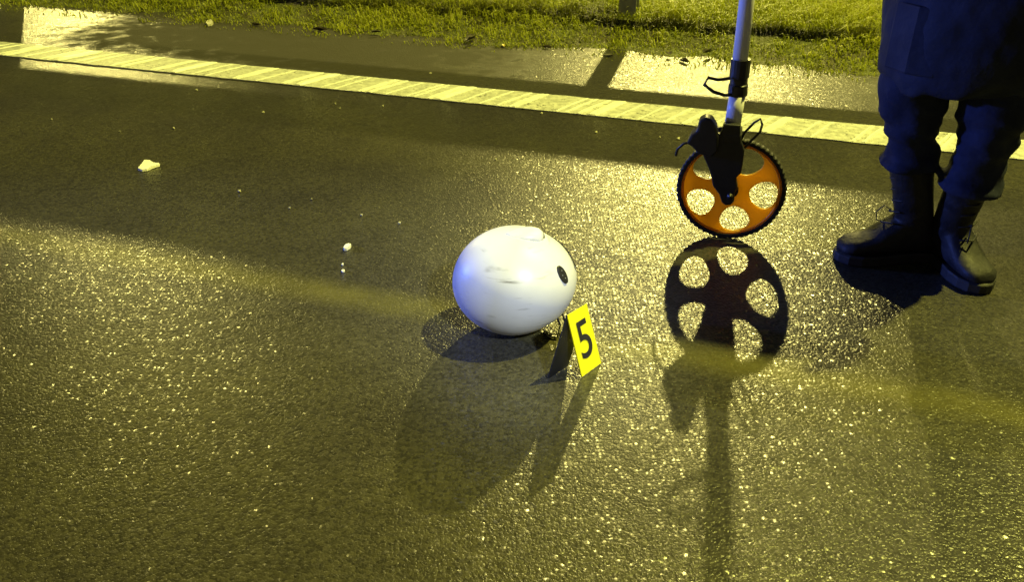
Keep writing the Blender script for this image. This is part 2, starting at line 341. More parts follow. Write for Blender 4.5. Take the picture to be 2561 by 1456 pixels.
# ================================================================ setting
def verge_edge(a):
    return 4.47 + 0.15*noise.noise((a*0.8, 3.1, 0)) + 0.11*noise.noise((a*2.7, 9.2, 0)) + 0.03*noise.noise((a*9, 1.7, 0))
def verge_h(a, p):
    t = max(0.0, min(1.0, (p - verge_edge(a) + 0.12)/0.75)); s = t*t*(3-2*t)
    rough = 0.018*noise.noise((a*5, p*5, 0)) + 0.008*noise.noise((a*17, p*17, 4))
    return -0.02 + s*0.13 + rough*min(1, t*3)
def make_ground():
    al = sorted(set([round(x, 4) for x in np.arange(-3.4, 7.6, 0.05)] + [s*d for s in (-1, 1) for d in (9, 12, 16, 24, 40, 80, 160, 320, 600)] + [-4.2, -5.5, -7]))
    pe = [-600, -300, -150, -60, -25, -14, -11, -9, -6, 0, 3, 4.0] + [round(x, 4) for x in np.arange(4.2, 7.2, 0.045)] + [7.6, 8.4, 10, 14, 22, 40, 80, 160, 320, 600]
    vs = []; fs = []
    for p in pe:
        for a in al:
            if p <= 4.15: z = -0.10 if p > -9.5 else (0.02 if p > -400 else 0.02)
            else: z = verge_h(a, p)
            vs.append(tuple(rp(a, p, z)))
    n = len(al)
    for j in range(len(pe)-1):
        for i in range(n-1):
            fs.append((j*n+i, (j+1)*n+i, (j+1)*n+i+1, j*n+i+1))
    me = bpy.data.meshes.new('ground'); me.from_pydata(vs, [], fs)
    bm = bmesh.new(); bm.from_mesh(me); bmesh.ops.recalc_face_normals(bm, faces=bm.faces)
    if sum(f.normal.z for f in bm.faces) < 0: bmesh.ops.reverse_faces(bm, faces=bm.faces)
    bm.to_mesh(me); bm.free()
    return tag(link_mesh('ground', me, M['soil']), 'grassy earth verge and field beyond the road edge', 'ground', kind='structure')
make_ground()
mb = MB()
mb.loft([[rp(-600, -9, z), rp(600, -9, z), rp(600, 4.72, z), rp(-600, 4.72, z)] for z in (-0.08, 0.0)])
tag(mb.build('road', M['asphalt'], smooth=False), 'wet dark coarse asphalt road with a faint painted-in band of yellow light', 'road', kind='structure')

# edge line with its raised cross ribs
def line_edge(a, side):
    return (3.635 if side else 3.397) + 0.006*noise.noise((a*9, side*7.0, 0)) + 0.004*noise.noise((a*40, side*7.0, 2))
mb = MB(); al = list(np.arange(-4.5, 9.0, 0.03))
rings = [[rp(-300, 3.397, 0.001), rp(-300, 3.635, 0.001), rp(-300, 3.635, 0.005), rp(-300, 3.397, 0.005)]]
rings += [[rp(a, line_edge(a, 0), 0.001), rp(a, line_edge(a, 1), 0.001), rp(a, line_edge(a, 1), 0.005), rp(a, line_edge(a, 0), 0.005)] for a in al]
rings += [[rp(300, 3.397, 0.001), rp(300, 3.635, 0.001), rp(300, 3.635, 0.005), rp(300, 3.397, 0.005)]]
mb.loft(rings)
line = tag(mb.build('edge_line', M['line'], smooth=False), 'broad white painted road edge line with raised cross ribs', 'road line', kind='structure')
main = [0.027, 0.739, 1.447, 2.165, 2.870, 3.592]
main = [main[0]-0.712*k for k in (3, 2, 1)] + main + [main[-1]+0.715*k for k in (1, 2, 3)]
def rib(a, w, h):
    m = MB(); p0, p1 = 3.402, 3.630; sl = 0.085
    rings = []
    for k in range(7):
        t = k/6; p = p0 + (p1-p0)*t; c = a + sl*(0.5-t) + random.uniform(-.002, .002); ww = w*random.uniform(.85, 1.1)
        e = 0.35 if k in (0, 6) else 1
        rings.append([rp(c-ww, p, 0.0035), rp(c+ww, p, 0.0035), rp(c+ww*.55, p, 0.005+h*e), rp(c-ww*.55, p, 0.005+h*e)])
    m.loft(rings); return m.build('raised_rib', M['rib'], line, smooth=False)
for a in main:
    rib(a, 0.022, 0.010)
    for da, w, h in ((0.06, .009, .006), (0.105, .007, .0045), (0.15, .006, .004), (0.24, .006, .003), (0.33, .010, .007), (0.375, .008, .006), (0.415, .007, .005), (0.53, .006, .003), (0.60, .006, .003)):
        if random.random() < 0.85: rib(a + da + random.uniform(-.02, .02), w, h)

# ---------------------------------------------------------------- grass
def make_grass():
    N = 270000
    a = np.random.uniform(-4.2, 7.4, N); p = 4.30 + np.random.power(1.15, N)*0 + np.random.uniform(0, 2.5, N)
    vs = []; fs = []; tint = []
    for i in range(N):
        ai, pi = float(a[i]), float(p[i])
        d = pi - verge_edge(ai)
        thick = 0.48 + 0.6*noise.noise((ai*2.2, pi*2.2, 7)) + 0.5*noise.noise((ai*8, pi*8, 3))
        if d < -0.02 + random.random()*0.12 and (d < -0.22 or random.random() > 0.10 + 0.5*max(0, thick-.5)): continue
        if d < 0.35 and random.random() > 0.25 + thick*0.9: continue
        if thick < 0.12 and random.random() > 0.3: continue
        z = max(verge_h(ai, pi) - 0.003, 0.0005)
        g = min(1, 0.28 + max(0, d)*1.0)
        L = (0.022 + 0.105*random.random()**1.4)*g*(0.40 + 1.0*max(0, thick))
        if random.random() < 0.02: L *= 1.7
        th = random.uniform(0, 2*math.pi); lean = random.uniform(0.35, 1.25)
        w = random.uniform(0.0018, 0.0038)
        cx, cy = math.cos(th), math.sin(th)
        b = rp(ai, pi, z); sx, sy = -cy*w, cx*w
        m1 = (b.x + cx*L*0.35*lean, b.y + cy*L*0.35*lean, z + L*0.55)
        t1 = (b.x + cx*L*0.95*lean, b.y + cy*L*0.95*lean, z + L*(0.95-0.45*lean))
        k = len(vs)
        vs += [(b.x-sx, b.y-sy, z), (b.x+sx, b.y+sy, z), (m1[0]+sx*.8, m1[1]+sy*.8, m1[2]), (m1[0]-sx*.8, m1[1]-sy*.8, m1[2]), t1]
        fs += [(k, k+1, k+2, k+3), (k+3, k+2, k+4)]
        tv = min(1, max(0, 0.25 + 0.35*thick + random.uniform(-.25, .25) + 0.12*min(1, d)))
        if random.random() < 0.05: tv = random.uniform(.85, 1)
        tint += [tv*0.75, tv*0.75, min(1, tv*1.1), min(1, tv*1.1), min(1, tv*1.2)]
    me = bpy.data.meshes.new('grass'); me.from_pydata(vs, [], fs)
    at = me.attributes.new('tint', 'FLOAT', 'POINT'); at.data.foreach_set('value', tint)
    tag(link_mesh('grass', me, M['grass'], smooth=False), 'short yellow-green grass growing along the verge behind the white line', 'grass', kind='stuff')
make_grass()

# ---------------------------------------------------------------- guard rail behind the verge
def make_guardrail():
    root = empty('guard_rail', rp(0.96, 4.98, 0.0))
    root.rotation_euler = (0, 0, math.atan2(RD.y, RD.x))      # local x runs along the road, local -y... across
    # local y+ = RD rotated +90 deg = -RN side or RN side
    sgn = 1 if (Matrix.Rotation(root.rotation_euler.z, 3, 'Z') @ Vector((0, 1, 0))).dot(RN) > 0 else -1
    prof = [(0.0, .525), (-.012, .545), (-.07, .575), (-.075, .615), (-.015, .655), (-.012, .685), (-.07, .715), (-.075, .755), (-.015, .795), (-.012, .82), (-.07, .85), (-.075, .89), (-.012, .92), (0.0, .935)]
    m = MB(); x0, x1 = -13.0, 17.0
    ring = lambda x: [Vector((x, sgn*(y-.06), z)) for y, z in prof] + [Vector((x, sgn*(y-.057+.004), z)) for y, z in reversed(prof)]
    m.loft([ring(x0), ring(x1)]); m.build('beam', M['steel'], root, smooth=False)
    for k in range(-3, 5):
        m = MB(); x = k*4.59
        pts = [(-.05, -.05), (.05, -.05), (.05, -.042), (.005, -.042), (.005, .042), (.05, .042), (.05, .05), (-.05, .05), (-.05, .042), (-.005, .042), (-.005, -.042), (-.05, -.042)]
        m.loft([[Vector((x+u, sgn*(v+.03), z)) for u, v in pts] for z in (-.4, .90)])
        po = m.build('post', M['steel'], root, smooth=False)
        m = MB(); m.tube([(x, sgn*-.13, .73), (x, sgn*-.155, .73)], .014, 8); m.build('bolt', M['steel'], po)
    tag(root, 'galvanised steel guard rail on posts standing in the grass verge', 'guard rail')
make_guardrail()

# ---------------------------------------------------------------- street lamps that light the place
def street_lamp(lx, ly, lz, power, col, lens, pole_at, label):
    root = empty('street_lamp', (pole_at[0], pole_at[1], 0))
    hd = Vector((lx-pole_at[0], ly-pole_at[1], 0)); dn = hd.normalized(); top = lz + 0.12
    m = MB(); m.tube([(0, 0, -0.1), (0, 0, 1.2), (0, 0, 1.25), (0, 0, top-.6)], [.095, .09, .07, .05], 14); m.build('pole', M['lamp_paint'], root)
    m = MB(); m.tube([Vector((0, 0, top-.7)), dn*.08+Vector((0, 0, top-.35)), dn*.35*hd.length+Vector((0, 0, top-.08)), dn*(hd.length-.25)+Vector((0, 0, top+.02))], [.04, .04, .035, .03], 10); m.build('arm', M['lamp_paint'], root)
    sd = Vector((-dn.y, dn.x, 0)); m = MB(); rings = []
    for t, w, h in ((-.32, .04, .03), (-.25, .10, .06), (0, .14, .09), (.22, .13, .07), (.32, .06, .03)):
        c = hd + dn*t + Vector((0, 0, top)); rings.append([c - sd*w, c + sd*w, c + sd*w*.7 + Vector((0, 0, h)), c - sd*w*.7 + Vector((0, 0, h))])
    m.loft(rings); hdo = m.build('lamp_head', M['lamp_paint'], root)
    m = MB(); c = hd + Vector((0, 0, top-.012)); m.loft([[c+sd*.09-dn*.18, c+sd*.09+dn*.18, c-sd*.09+dn*.18, c-sd*.09-dn*.18], [x + Vector((0, 0, .008)) for x in (c+sd*.10-dn*.2, c+sd*.10+dn*.2, c-sd*.10+dn*.2, c-sd*.10-dn*.2)]])
    m.build('lens', lens, hdo, smooth=False)
    lamp('street_lamp_light', 'POINT', (hd.x, hd.y, top-.16), power, col, .15, parent=root)
    tag(root, label, 'street lamp')
street_lamp(*LAMPS[0], M['lens0'], (5.0, 21.6), 'tall grey street lamp with pale warm light beyond the guard rail')
street_lamp(*LAMPS[1], M['lens0'], (-17.0, 38.3), 'far tall grey street lamp across the field beyond the guard rail')
street_lamp(*LAMPS[2], M['lens2'], (6.4, 5.6), 'tall grey street lamp with deep yellow light at the verge')

# ================================================================ helmet
def make_helmet():
    a, b, c = .151, .140, .133
    C = Vector((0.006, 1.792, c-.002)); root = empty('motorcycle_helmet', (C.x, C.y, 0))
    o_dir = Vector((.72, .66, -.12)).normalized()
    def shape(d, k=1.0):
        x, y, z = d
        q = Vector((x*a*k, y*b*k, z*c*k))
        if z > 0: q.z *= 1 - .10*max(0, x) + .03*max(0, -x)
        if z < 0: q.z *= 1 - .03*abs(x)
        q.x += .006*z
        return q + Vector((0, 0, c-.002))
    def hit(px, py):                         # point of the shell under a photograph pixel
        d = ray(px, py).normalized(); o = Vector((0, 0, H)) - C
        S = Vector((1/a, 1/b, 1/c)); od = Vector((o.x*S.x, o.y*S.y, o.z*S.z)); dd = Vector((d.x*S.x, d.y*S.y, d.z*S.z))
        A_, B_, C_ = dd.dot(dd), 2*od.dot(dd), od.dot(od)-1; D = max(0, B_*B_-4*A_*C_)
        t = (-B_-math.sqrt(D))/(2*A_); return (od + dd*t).normalized()
    # sphere with pole along the opening so that the rim is a clean ring
    zx = o_dir; ux = zx.orthogonal().normalized(); ux = (Vector((0, 0, 1)) - zx*zx.z).normalized(); vx = zx.cross(ux)
    n, mm = 72, 40; th0 = R(44)
    def rim_th(ph): return th0 + R(7)*math.cos(ph-math.pi) + R(3)*math.cos(2*ph)
    def P(th, ph, k): return shape((zx*math.cos(th) + (ux*math.cos(ph) + vx*math.sin(ph))*math.sin(th)), k)
    outer = []; inner = []
    for j in range(mm+1):
        row = []; rin = []
        for i in range(n):
            ph = 2*math.pi*i/n; th = rim_th(ph) + (math.pi*.985 - rim_th(ph))*j/mm
            row.append(P(th, ph, 1)); rin.append(P(th, ph, .965))
        outer.append(row); inner.append(rin)
    m = MB(); m.loft(list(reversed(outer)) + [], cap=False)
    m.add(outer[-1], [tuple(range(n))])
    k = len(m.v); m.add(outer[0] + inner[0], [(i, (i+1) % n, n+(i+1) % n, n+i) for i in range(n)])
    shell = m.build('shell', M['white_shell'], root)
    m = MB(); m.loft([[P(rim_th(2*math.pi*i/n)+(math.pi*.985-rim_th(2*math.pi*i/n))*j/mm, 2*math.pi*i/n, .962) for i in range(n)] for j in range(0, mm+1, 2)], cap=False)
    m.build('liner', M['liner'], root)
    m = MB(); m.tube([P(rim_th(2*math.pi*i/n), 2*math.pi*i/n, .985) for i in range(n)], .0042, 8, closed=True); m.build('rim_trim', M['trim'], root)
    m = MB(); rows = []
    for j in range(9):
        rows.append([P(R(8)+(th0+R(9)-R(8))*j/8, R(-62)+R(124)*i/30, 1.022) for i in range(31)])
    vs = [v for r in rows for v in r]; vi = [Vector((0, 0, c)) + (v-Vector((0, 0, c)))*.985 for v in vs]
    fs = [(j*31+i, j*31+i+1, (j+1)*31+i+1, (j+1)*31+i) for j in range(8) for i in range(30)]; N = len(vs)
    fs += [tuple(N+q for q in reversed(f)) for f in fs]
    border = [i for i in range(31)] + [j*31+30 for j in range(1, 9)] + [8*31+i for i in range(29, -1, -1)] + [j*31 for j in range(7, 0, -1)]
    fs += [(border[i], border[(i+1) % len(border)], N+border[(i+1) % len(border)], N+border[i]) for i in range(len(border))]
    m.add(vs + vi, fs); m.build("visor", M['visor'], root)
    # raised top vent
    d0 = hit(1308, 582); top = shape(d0)
    tdir = Vector((.93, .1, -.22)).normalized(); nrm = Vector((d0.x/a, d0.y/b, d0.z/c)).normalized(); tdir = (tdir - nrm*tdir.dot(nrm)).normalized(); sd = nrm.cross(tdir)
    m = MB(); rings = []
    for t, w, h in ((-.046, .006, .001), (-.032, .020, .004), (-.010, .027, .009), (.014, .028, .012), (.032, .023, .012), (.042, .013, .007)):
        cc = top + tdir*t + nrm*(-.003 - t*t*2.2); rings.append([cc + sd*w*math.cos(q) + nrm*(h*1.15+.004)*max(-.5, math.sin(q)) for q in [2*math.pi*e/14 for e in range(14)]])
    m.loft(rings); v = m.build('top_vent', M['white_shell'], root)
    m = MB(); cc = top + tdir*.043 + nrm*(-.003); m.tube([cc - sd*.010, cc + sd*.010], .0030, 8); m.build('vent_slot', M['black'], v)
    # black oval side vent with small holes
    d1 = hit(1404, 683); p1 = shape(d1); n1 = Vector((d1.x/a, d1.y/b, d1.z/c)).normalized()
    up = (Vector((-.22, 0, 1)) - n1*Vector((-.22, 0, 1)).dot(n1)).normalized(); s1 = up.cross(n1)
    m = MB(); rings = []
    for kk, hh in ((1.0, -.006), (1.0, .0012), (.9, .0022), (.5, .0022)):
        rings.append([p1 + (up*.0235*math.cos(2*math.pi*e/24) + s1*.0125*math.sin(2*math.pi*e/24))*kk + n1*hh for e in range(24)])
    m.loft(rings); sv = m.build('side_vent', M['black'], root)
    for (q, r_) in ((-.011, .001), (-.001, -.003), (.009, .002)):
        m = MB(); m.ball(p1 + up*q + s1*r_ + n1*.0018, (.0016, .0016, .0016), 8, 5); m.build('vent_stud', M['steel'], sv)
    # chin strap loose on the asphalt
    for off in (0, .014):
        m = MB(); m.tube([(.095+off, -.01+off, .062), (.112+off, -.045+off, .030), (.105+off, -.066+off, .008), (.085+off*.5, -.060+off, .004), (.072, -.04+off, .004)], [.0045]*5, 8, squash=.45); m.build('chin_strap', M['black'], root)
    tag(root, 'glossy white motorcycle helmet lying on the wet asphalt beside the yellow marker', 'helmet')
make_helmet()

# ================================================================ evidence marker
def make_marker():
    A0, A1 = Vector((.159, 1.569, .002)), Vector((.208, 1.625, .002)); B0, B1 = Vector((.081, 1.561, .002)), Vector((.129, 1.612, .002))
    T0, T1 = Vector((.120, 1.567, .168)), Vector((.166, 1.617, .168))
    root = empty('evidence_marker', ((A0.x+B1.x)/2, (A0.y+B1.y)/2, 0)); O = Vector(root.location)
    def panel(p, mt, name):
        q = [x-O for x in p]; nn = (q[1]-q[0]).cross(q[3]-q[0]).normalized()*.0014
        m = MB(); m.loft([[x+nn for x in q], [x-nn for x in q]]); return m.build(name, mt, root, smooth=False)
    panel([A0, A1, T1, T0], M['yellow'], 'front_panel'); panel([B0, B1, T1, T0], M['black'], 'back_panel')['label'] = 'black back panel of the tent'
    # the figure 5, printed on the front panel: width along the base edge, height up the panel
    ex = (A1-A0); ey = ((T0-A0)+(T1-A1))*.5; L, Hh = ex.length, ey.length; ex = ex.normalized(); en = ex.cross(ey).normalized()
    if en.dot(Vector((0.5, -.8, .3))) < 0: en = -en
    cu = bpy.data.curves.new('digit', 'FONT'); cu.body = '5'; cu.extrude = .0003; cu.align_x = 'CENTER'; cu.align_y = 'CENTER'; cu.size = 1.0; cu.offset = .006; cu.resolution_u = 6
    to = bpy.data.objects.new('tmp', cu); COL.objects.link(to); me = evaluated(to, 'digit'); bpy.data.objects.remove(to)
    xs = [v.co.x for v in me.vertices]; ys = [v.co.y for v in me.vertices]; x0, x1, y0, y1 = min(xs), max(xs), min(ys), max(ys)
    eyn = ey.normalized(); mid = (A0+A1+T0+T1)/4 - O
    for v in me.vertices:
        u = ((v.co.x-x0)/(x1-x0)-.5)*L*.56; w = ((v.co.y-y0)/(y1-y0)-.5)*Hh*.60
        v.co = mid + ex*(u + .001) + eyn*(w + .004) + en*(.0018 + v.co.z)
    me.materials.clear(); d = link_mesh('digit', me, M['print'], root, smooth=False); d['label'] = 'black printed figure 5'
    tag(root, 'yellow folded evidence marker tent with black number 5 beside the helmet', 'evidence marker')
make_marker()

# ================================================================ measuring wheel
def make_wheel():
    base = Vector((.645, 2.300, 0)); root = empty('measuring_wheel', base, R(-15)); RW = .1575
    lean = Matrix.Rotation(R(-2.2), 4, 'Y')                   # pole leans slightly away from the person
    cz = RW + .001
    def at(px, py): return (((px-1828)-(466-py)*.140)*1.175e-3, (466-py)*1.28e-3)
    # tyre with fine cross teeth
    n = 240; rings = []
    for i in range(n):
        t = 2*math.pi*i/n; ro = RW if i % 4 < 2 else RW-.0024
        e = Vector((math.cos(t), 0, math.sin(t))); ax = Vector((0, 1, 0)); c = Vector((0, 0, cz))
        rings.append([c+e*(RW-.014)-ax*.011, c+e*(ro-.003)-ax*.011, c+e*ro-ax*.008, c+e*ro+ax*.008, c+e*(ro-.003)+ax*.011, c+e*(RW-.014)+ax*.011])
    m = MB(); m.loft(rings+[rings[0]], cap=False); m.build('tyre', M['rubber'], root, smooth=False)
    # orange disc with five egg shaped holes
    cu = bpy.data.curves.new('disc', 'CURVE'); cu.dimensions = '2D'; cu.fill_mode = 'BOTH'; cu.extrude = .0035; cu.bevel_depth = .0012; cu.bevel_resolution = 1
    def spline(pts):
        s = cu.splines.new('POLY'); s.points.add(len(pts)-1); s.use_cyclic_u = True
        for p, q in zip(s.points, pts): p.co = (q[0], q[1], 0, 1)
    spline([((RW-.0135)*math.cos(2*math.pi*k/96), (RW-.0135)*math.sin(2*math.pi*k/96)) for k in range(96)])
    for h in range(5):
        an = R(-77+72*h); cxh, cyh = .094*math.cos(an), .094*math.sin(an); er = Vector((math.cos(an), math.sin(an))); et = Vector((-er.y, er.x)); pts = []
        for k in range(36):
            q = -2*math.pi*k/36; u, v = .0415*math.cos(q), .044*math.sin(q)*(1 + .20*math.cos(q)); p = Vector((cxh, cyh)) + er*u + et*v; pts.append((p.x, p.y))
        spline(pts)
    to = bpy.data.objects.new('tmp', cu); COL.objects.link(to); me = evaluated(to, 'wheel_disc'); bpy.data.objects.remove(to)
    for v in me.vertices: x, y, z = v.co; v.co = (x, z, y+cz)
    me.materials.clear(); disc = link_mesh('wheel_disc', me, M['orange'], root, smooth=False)
    m = MB(); m.tube([(0, 0, cz), (0, 0.001, cz)], .001, 6)
    # rim lip rings on the disc (raised rims around the edge)
    m = MB(); m.tube([((RW-.018)*math.cos(2*math.pi*k/72), -.005, cz+(RW-.018)*math.sin(2*math.pi*k/72)) for k in range(72)], .0035, 6, closed=True); m.build('disc_lip', M['orange'], disc)
    m = MB(); m.tube([(0, -.062, cz), (0, .035, cz)], .0085, 12); m.build('axle', M['black'], root)
    m = MB(); m.tube([(0, -.018, cz), (0, .018, cz)], .022, 20); m.build('hub', M['black'], root)
    # fork: shaped black plate in front, thinner one behind, joined at the top
    out = [(1814, 302), (1852, 302), (1854, 342), (1862, 358), (1858, 392), (1854, 412), (1842, 424), (1846, 446), (1838, 462), (1838, 480), (1830, 490), (1818, 493), (1808, 488), (1802, 468), (1786, 448), (1782, 420), (1772, 396), (1764, 378), (1756, 352), (1772, 330), (1806, 326)]
    m = MB(); m.prism([(x, z+cz) for x, z in (at(*q) for q in out)], -.050, -.022); m.build('fork_plate', M['black'], root, smooth=False, bevel=.004)
    m = MB(); m.prism([(x*.8, z+cz) for x, z in (at(*q) for q in out)], .020, .030); m.build('fork_plate', M['black'], root, smooth=False, bevel=.002)
    x0, z0 = at(1832, 335); m = MB(); m.box((x0, -.010, z0+cz), (.052, .082, .034)); m.build('fork_bridge', M['black'], root, smooth=False, bevel=.006)
    # counter housing on the left, with its reset lever
    hs = [(1757, 296), (1772, 287), (1787, 290), (1797, 306), (1802, 330), (1800, 362), (1784, 378), (1756, 372), (1738, 356), (1726, 350), (1738, 328), (1752, 318)]
    m = MB(); m.prism([(x, z+cz) for x, z in (at(*q) for q in hs)], -.066, -.020); ch = m.build('counter_housing', M['black'], root, smooth=False, bevel=.006)
    x0, z0 = at(1722, 352); x1, z1 = at(1702, 372); m = MB(); m.tube([(x0+.012, -.04, z0+cz), (x0-.004, -.04, z0+cz-.006), (x1, -.036, z1+cz), (x1-.003, -.03, z1+cz-.022)], .004, 8); m.build('reset_lever', M['black'], ch)
    # tubes
    def pt(px, py, y=-.006):
        x, z = at(px, py); return Vector((x, y, z+cz))
    top = Vector((-.012, -.006, .985))
    lo0, lo1 = pt(1832, 318), pt(1845, 240)
    m = MB(); m.tube([lo0, lo1], .0225, 20); m.build('lower_tube', M['alu'], root)
    c0, c1 = pt(1844, 246), pt(1852, 168)
    m = MB(); m.tube([c0, c0+(c1-c0)*.30, c0+(c1-c0)*.32, c0+(c1-c0)*.48, c0+(c1-c0)*.5, c1], [.0262, .0262, .0235, .0235, .0265, .0265], 20); cl = m.build('folding_clamp', M['black'], root, smooth=False)
    m = MB(); m.tube([pt(1828, 206, -.028), pt(1800, 210, -.034), pt(1779, 206, -.036), pt(1769, 222, -.036), pt(1790, 236, -.036), pt(1815, 243, -.032), pt(1832, 242, -.024)], .0046, 8); m.build('clamp_loop', M['black'], cl)
    m = MB(); m.tube([pt(1850, 172), Vector((-.026, -.006, .70)), Vector((-.034, -.006, .93))], [.0205, .020, .0195], 20); m.build('upper_tube', M['alu'], root)
    g0 = Vector((-.033, -.006, .90)); m = MB(); m.tube([g0, g0+Vector((0, 0, .02)), g0+Vector((-.002, 0, .13)), g0+Vector((-.002, 0, .15))], [.021, .0235, .0225, .017], 18, round_ends=True); m.build('hand_grip', M['rubber'], root)
    # wire parking stand on the right
    m = MB(); m.tube([pt(1850, 345, -.026), pt(1862, 322, -.030), pt(1884, 297, -.034), pt(1898, 288, -.034), pt(1902, 300, -.034), pt(1898, 316, -.034), pt(1880, 336, -.032), pt(1858, 362, -.026)], .0036, 8); m.build('stand_loop', M['black'], root)
    tag(root, 'orange and black measuring wheel on a silver pole standing on the asphalt', 'measuring wheel')
    return base
make_wheel()

# ================================================================ person
def limb(mb, pts, rad, n=16): mb.tube(pts, rad, n, round_ends=True)
def make_person():
    root = empty('person', (1.14, 2.12, 0)); O = Vector((1.14, 2.12, 0)); q = lambda *p: Vector(p) - O
    f = Vector((-.75, -.66, 0)).normalized(); r = Vector((f.y, -f.x, 0))         # facing and right hand side
    r = Vector((-.66, .75, 0)).normalized()
    hips = [(1.045, 2.15, .92), (1.205, 2.05, .92)]; knees = [(1.030, 2.125, .50), (1.212, 2.045, .50)]; cuffs = [(1.072, 2.143, .325), (1.208, 2.06, .290)]; ank = [(1.125, 2.158, .09), (1.243, 2.115, .09)]
    hand = Vector((.645-.035, 2.304, .985))
    rs = Vector((1.115, 2.10, 1.42)) + r*.19; ls = Vector((1.115, 2.10, 1.42)) - r*.19
    rel = (rs+hand)/2 + Vector((.06, -.02, -.11)); lel = ls + Vector((.05, -.05, -.28)); lha = lel + f*.17 + Vector((0, 0, -.17))
    # body: one continuous surface
    b = MB()
    for i in (0, 1): limb(b, [q(*hips[i]), q(*knees[i]), q(*cuffs[i])], [.08, .050, .034])
    c = Vector((1.12, 2.10, 0)) - O
    rings = []
    for z, a_, b_ in ((.84, .10, .09), (.92, .165, .115), (1.05, .145, .10), (1.2, .16, .11), (1.34, .18, .11), (1.43, .15, .085), (1.48, .07, .06)):
        rings.append([c + r*a_*math.cos(t) + f*b_*math.sin(t) + Vector((0, 0, z)) for t in [2*math.pi*k/24 for k in range(24)]])
    b.loft(rings)
    limb(b, [c + Vector((0, 0, 1.42)), c + f*.02 + Vector((0, 0, 1.56))], [.058, .054])
    hc = c + f*.035 + Vector((0, 0, 1.655)); b.ball(hc, (.078, .078, .112)); b.ball(hc + f*.02 + Vector((0, 0, .02)), (.082, .082, .088)); b.ball(hc + f*.062 + Vector((0, 0, -.085)), (.030, .030, .026))
    limb(b, [hc + f*.088 + Vector((0, 0, .015)), hc + f*.106 + Vector((0, 0, -.026))], [.010, .014], 10)
    for s in (-1, 1): b.ball(hc + r*s*.084 + Vector((0, 0, -.005)), (.014, .014, .030)); b.ball(hc + f*.086 + r*s*.03 + Vector((0, 0, .03)), (.014, .014, .008))
    for sh, el, ha in ((rs, rel, hand), (ls, lel, lha)):
        hv = (ha - el).normalized(); wr = ha - hv*.075
        limb(b, [sh - O, el - O, wr - O], [.054, .043, .029])
    # right hand closes round the grip (vertical), left hand hangs slightly curled
    hv = (hand - rel).normalized(); side = Vector((0, 0, 1)); hv2 = Vector((hv.x, hv.y, 0)).normalized(); out = hv2.cross(side)
    gr = hand - O; pal = gr - hv2*.030 + out*.012; limb(b, [(hand - hv*.075) - O, pal], [.027, .030])
    b.ball(pal, (.028, .028, .042))
    for k in range(4):
        zc = gr.z + .034 - .0225*k; R0 = .033; ang0 = math.atan2((pal-gr).y, (pal-gr).x); ln = (3.6, 3.9, 3.7, 3.2)[k]
        limb(b, [Vector((gr.x + R0*math.cos(ang0+t), gr.y + R0*math.sin(ang0+t), zc)) for t in [ln*e/6 for e in range(7)]], [.0095]*6+[.008], 10)
    limb(b, [pal + Vector((0, 0, .03)), Vector((gr.x + .034*math.cos(ang0-.9), gr.y + .034*math.sin(ang0-.9), gr.z+.052)), Vector((gr.x + .034*math.cos(ang0-2.0), gr.y + .034*math.sin(ang0-2.0), gr.z+.050))], [.012, .0105, .009], 10)
    hv = (lha - lel).normalized(); pl = lha - O; lat = hv.cross(r).normalized(); limb(b, [pl - hv*.075, pl - hv*.02], [.026, .030]); b.ball(pl, (.032, .032, .036))
    for k in range(4):
        o = lat*(.030 - .0205*k); L = (.068, .076, .071, .056)[k]
        limb(b, [pl + o + hv*.02, pl + o*1.05 + hv*(.02+L*.5) + r*.006, pl + o*1.05 + hv*(.02+L*.85) + r*.022, pl + o*1.05 + hv*(.018+L) + r*.036], [.0095, .009, .0085, .007], 10)
    limb(b, [pl - hv*.01 + lat*.034, pl + hv*.022 + lat*.055 + r*.01, pl + hv*.05 + lat*.058 + r*.022], [.0115, .010, .0085], 10)
    body = link_mesh('body', remesh(b, 'body', .0065, 3), M['skin'], root)
    for s in (-1, 1):
        m = MB(); m.ball(hc + f*.090 + r*s*.031 + Vector((0, 0, .012)), (.011, .011, .009), 12, 8); e = m.build('eye', M['eye'], body)
        m = MB(); m.ball(hc + f*.099 + r*s*.031 + Vector((0, 0, .012)), (.004, .004, .005), 8, 6); m.build('pupil', M['black'], e)
    m = MB(); m.tube([hc + f*.089 + r*(.024*t) + Vector((0, 0, -.056 - .003*abs(t))) for t in (-1, -.5, 0, .5, 1)], [.003, .005, .006, .005, .003], 8); m.build('mouth', M['lip'], body)
    m = MB(); m.ball(hc - f*.006 + Vector((0, 0, .042)), (.092, .092, .090), 20, 12); m.ball(hc - f*.035 + Vector((0, 0, -.01)), (.078, .078, .08), 20, 12)
    link_mesh('hair', remesh(m, 'hair', .008, 2, lambda p: .004*noise.noise(p*60)), M['hair'], root)
    # trousers: pelvis and two baggy legs bunched over the boots
    t = MB(); limb(t, [q(1.08, 2.13, .95), q(1.165, 2.075, .95)], [.13, .13])
    for i in (0, 1):
        h_, k_, c_ = Vector(hips[i])-O, Vector(knees[i])-O, Vector(cuffs[i])-O
        w = (1, 1.06)[i]
        t.tube([h_ + Vector((0, 0, .03)), (h_+k_)/2, k_ + Vector((0, 0, .07)), k_, k_.lerp(c_, .45), k_.lerp(c_, .80), k_.lerp(c_, .93), c_, c_ + Vector((0, 0, -.022)), c_ + Vector((0, 0, -.034))], [.112*w, .098*w, .090*w, .084*w, .070*w, .060*w, .063*w, .071*w, .078*w, .076*w], 24, round_ends=False)
    def fold(p):
        z = p.z
        lo = max(0, 1 - abs(z-.38)/.13)
        return .012*noise.noise((p.x*9, p.y*9, z*13)) + (.006 + .010*lo)*noise.noise((p.x*14+5, p.y*14, z*34 + 10*p.x))
    link_mesh('trousers', remesh(t, 'trousers', .009, 4, fold), M['navy'], root)
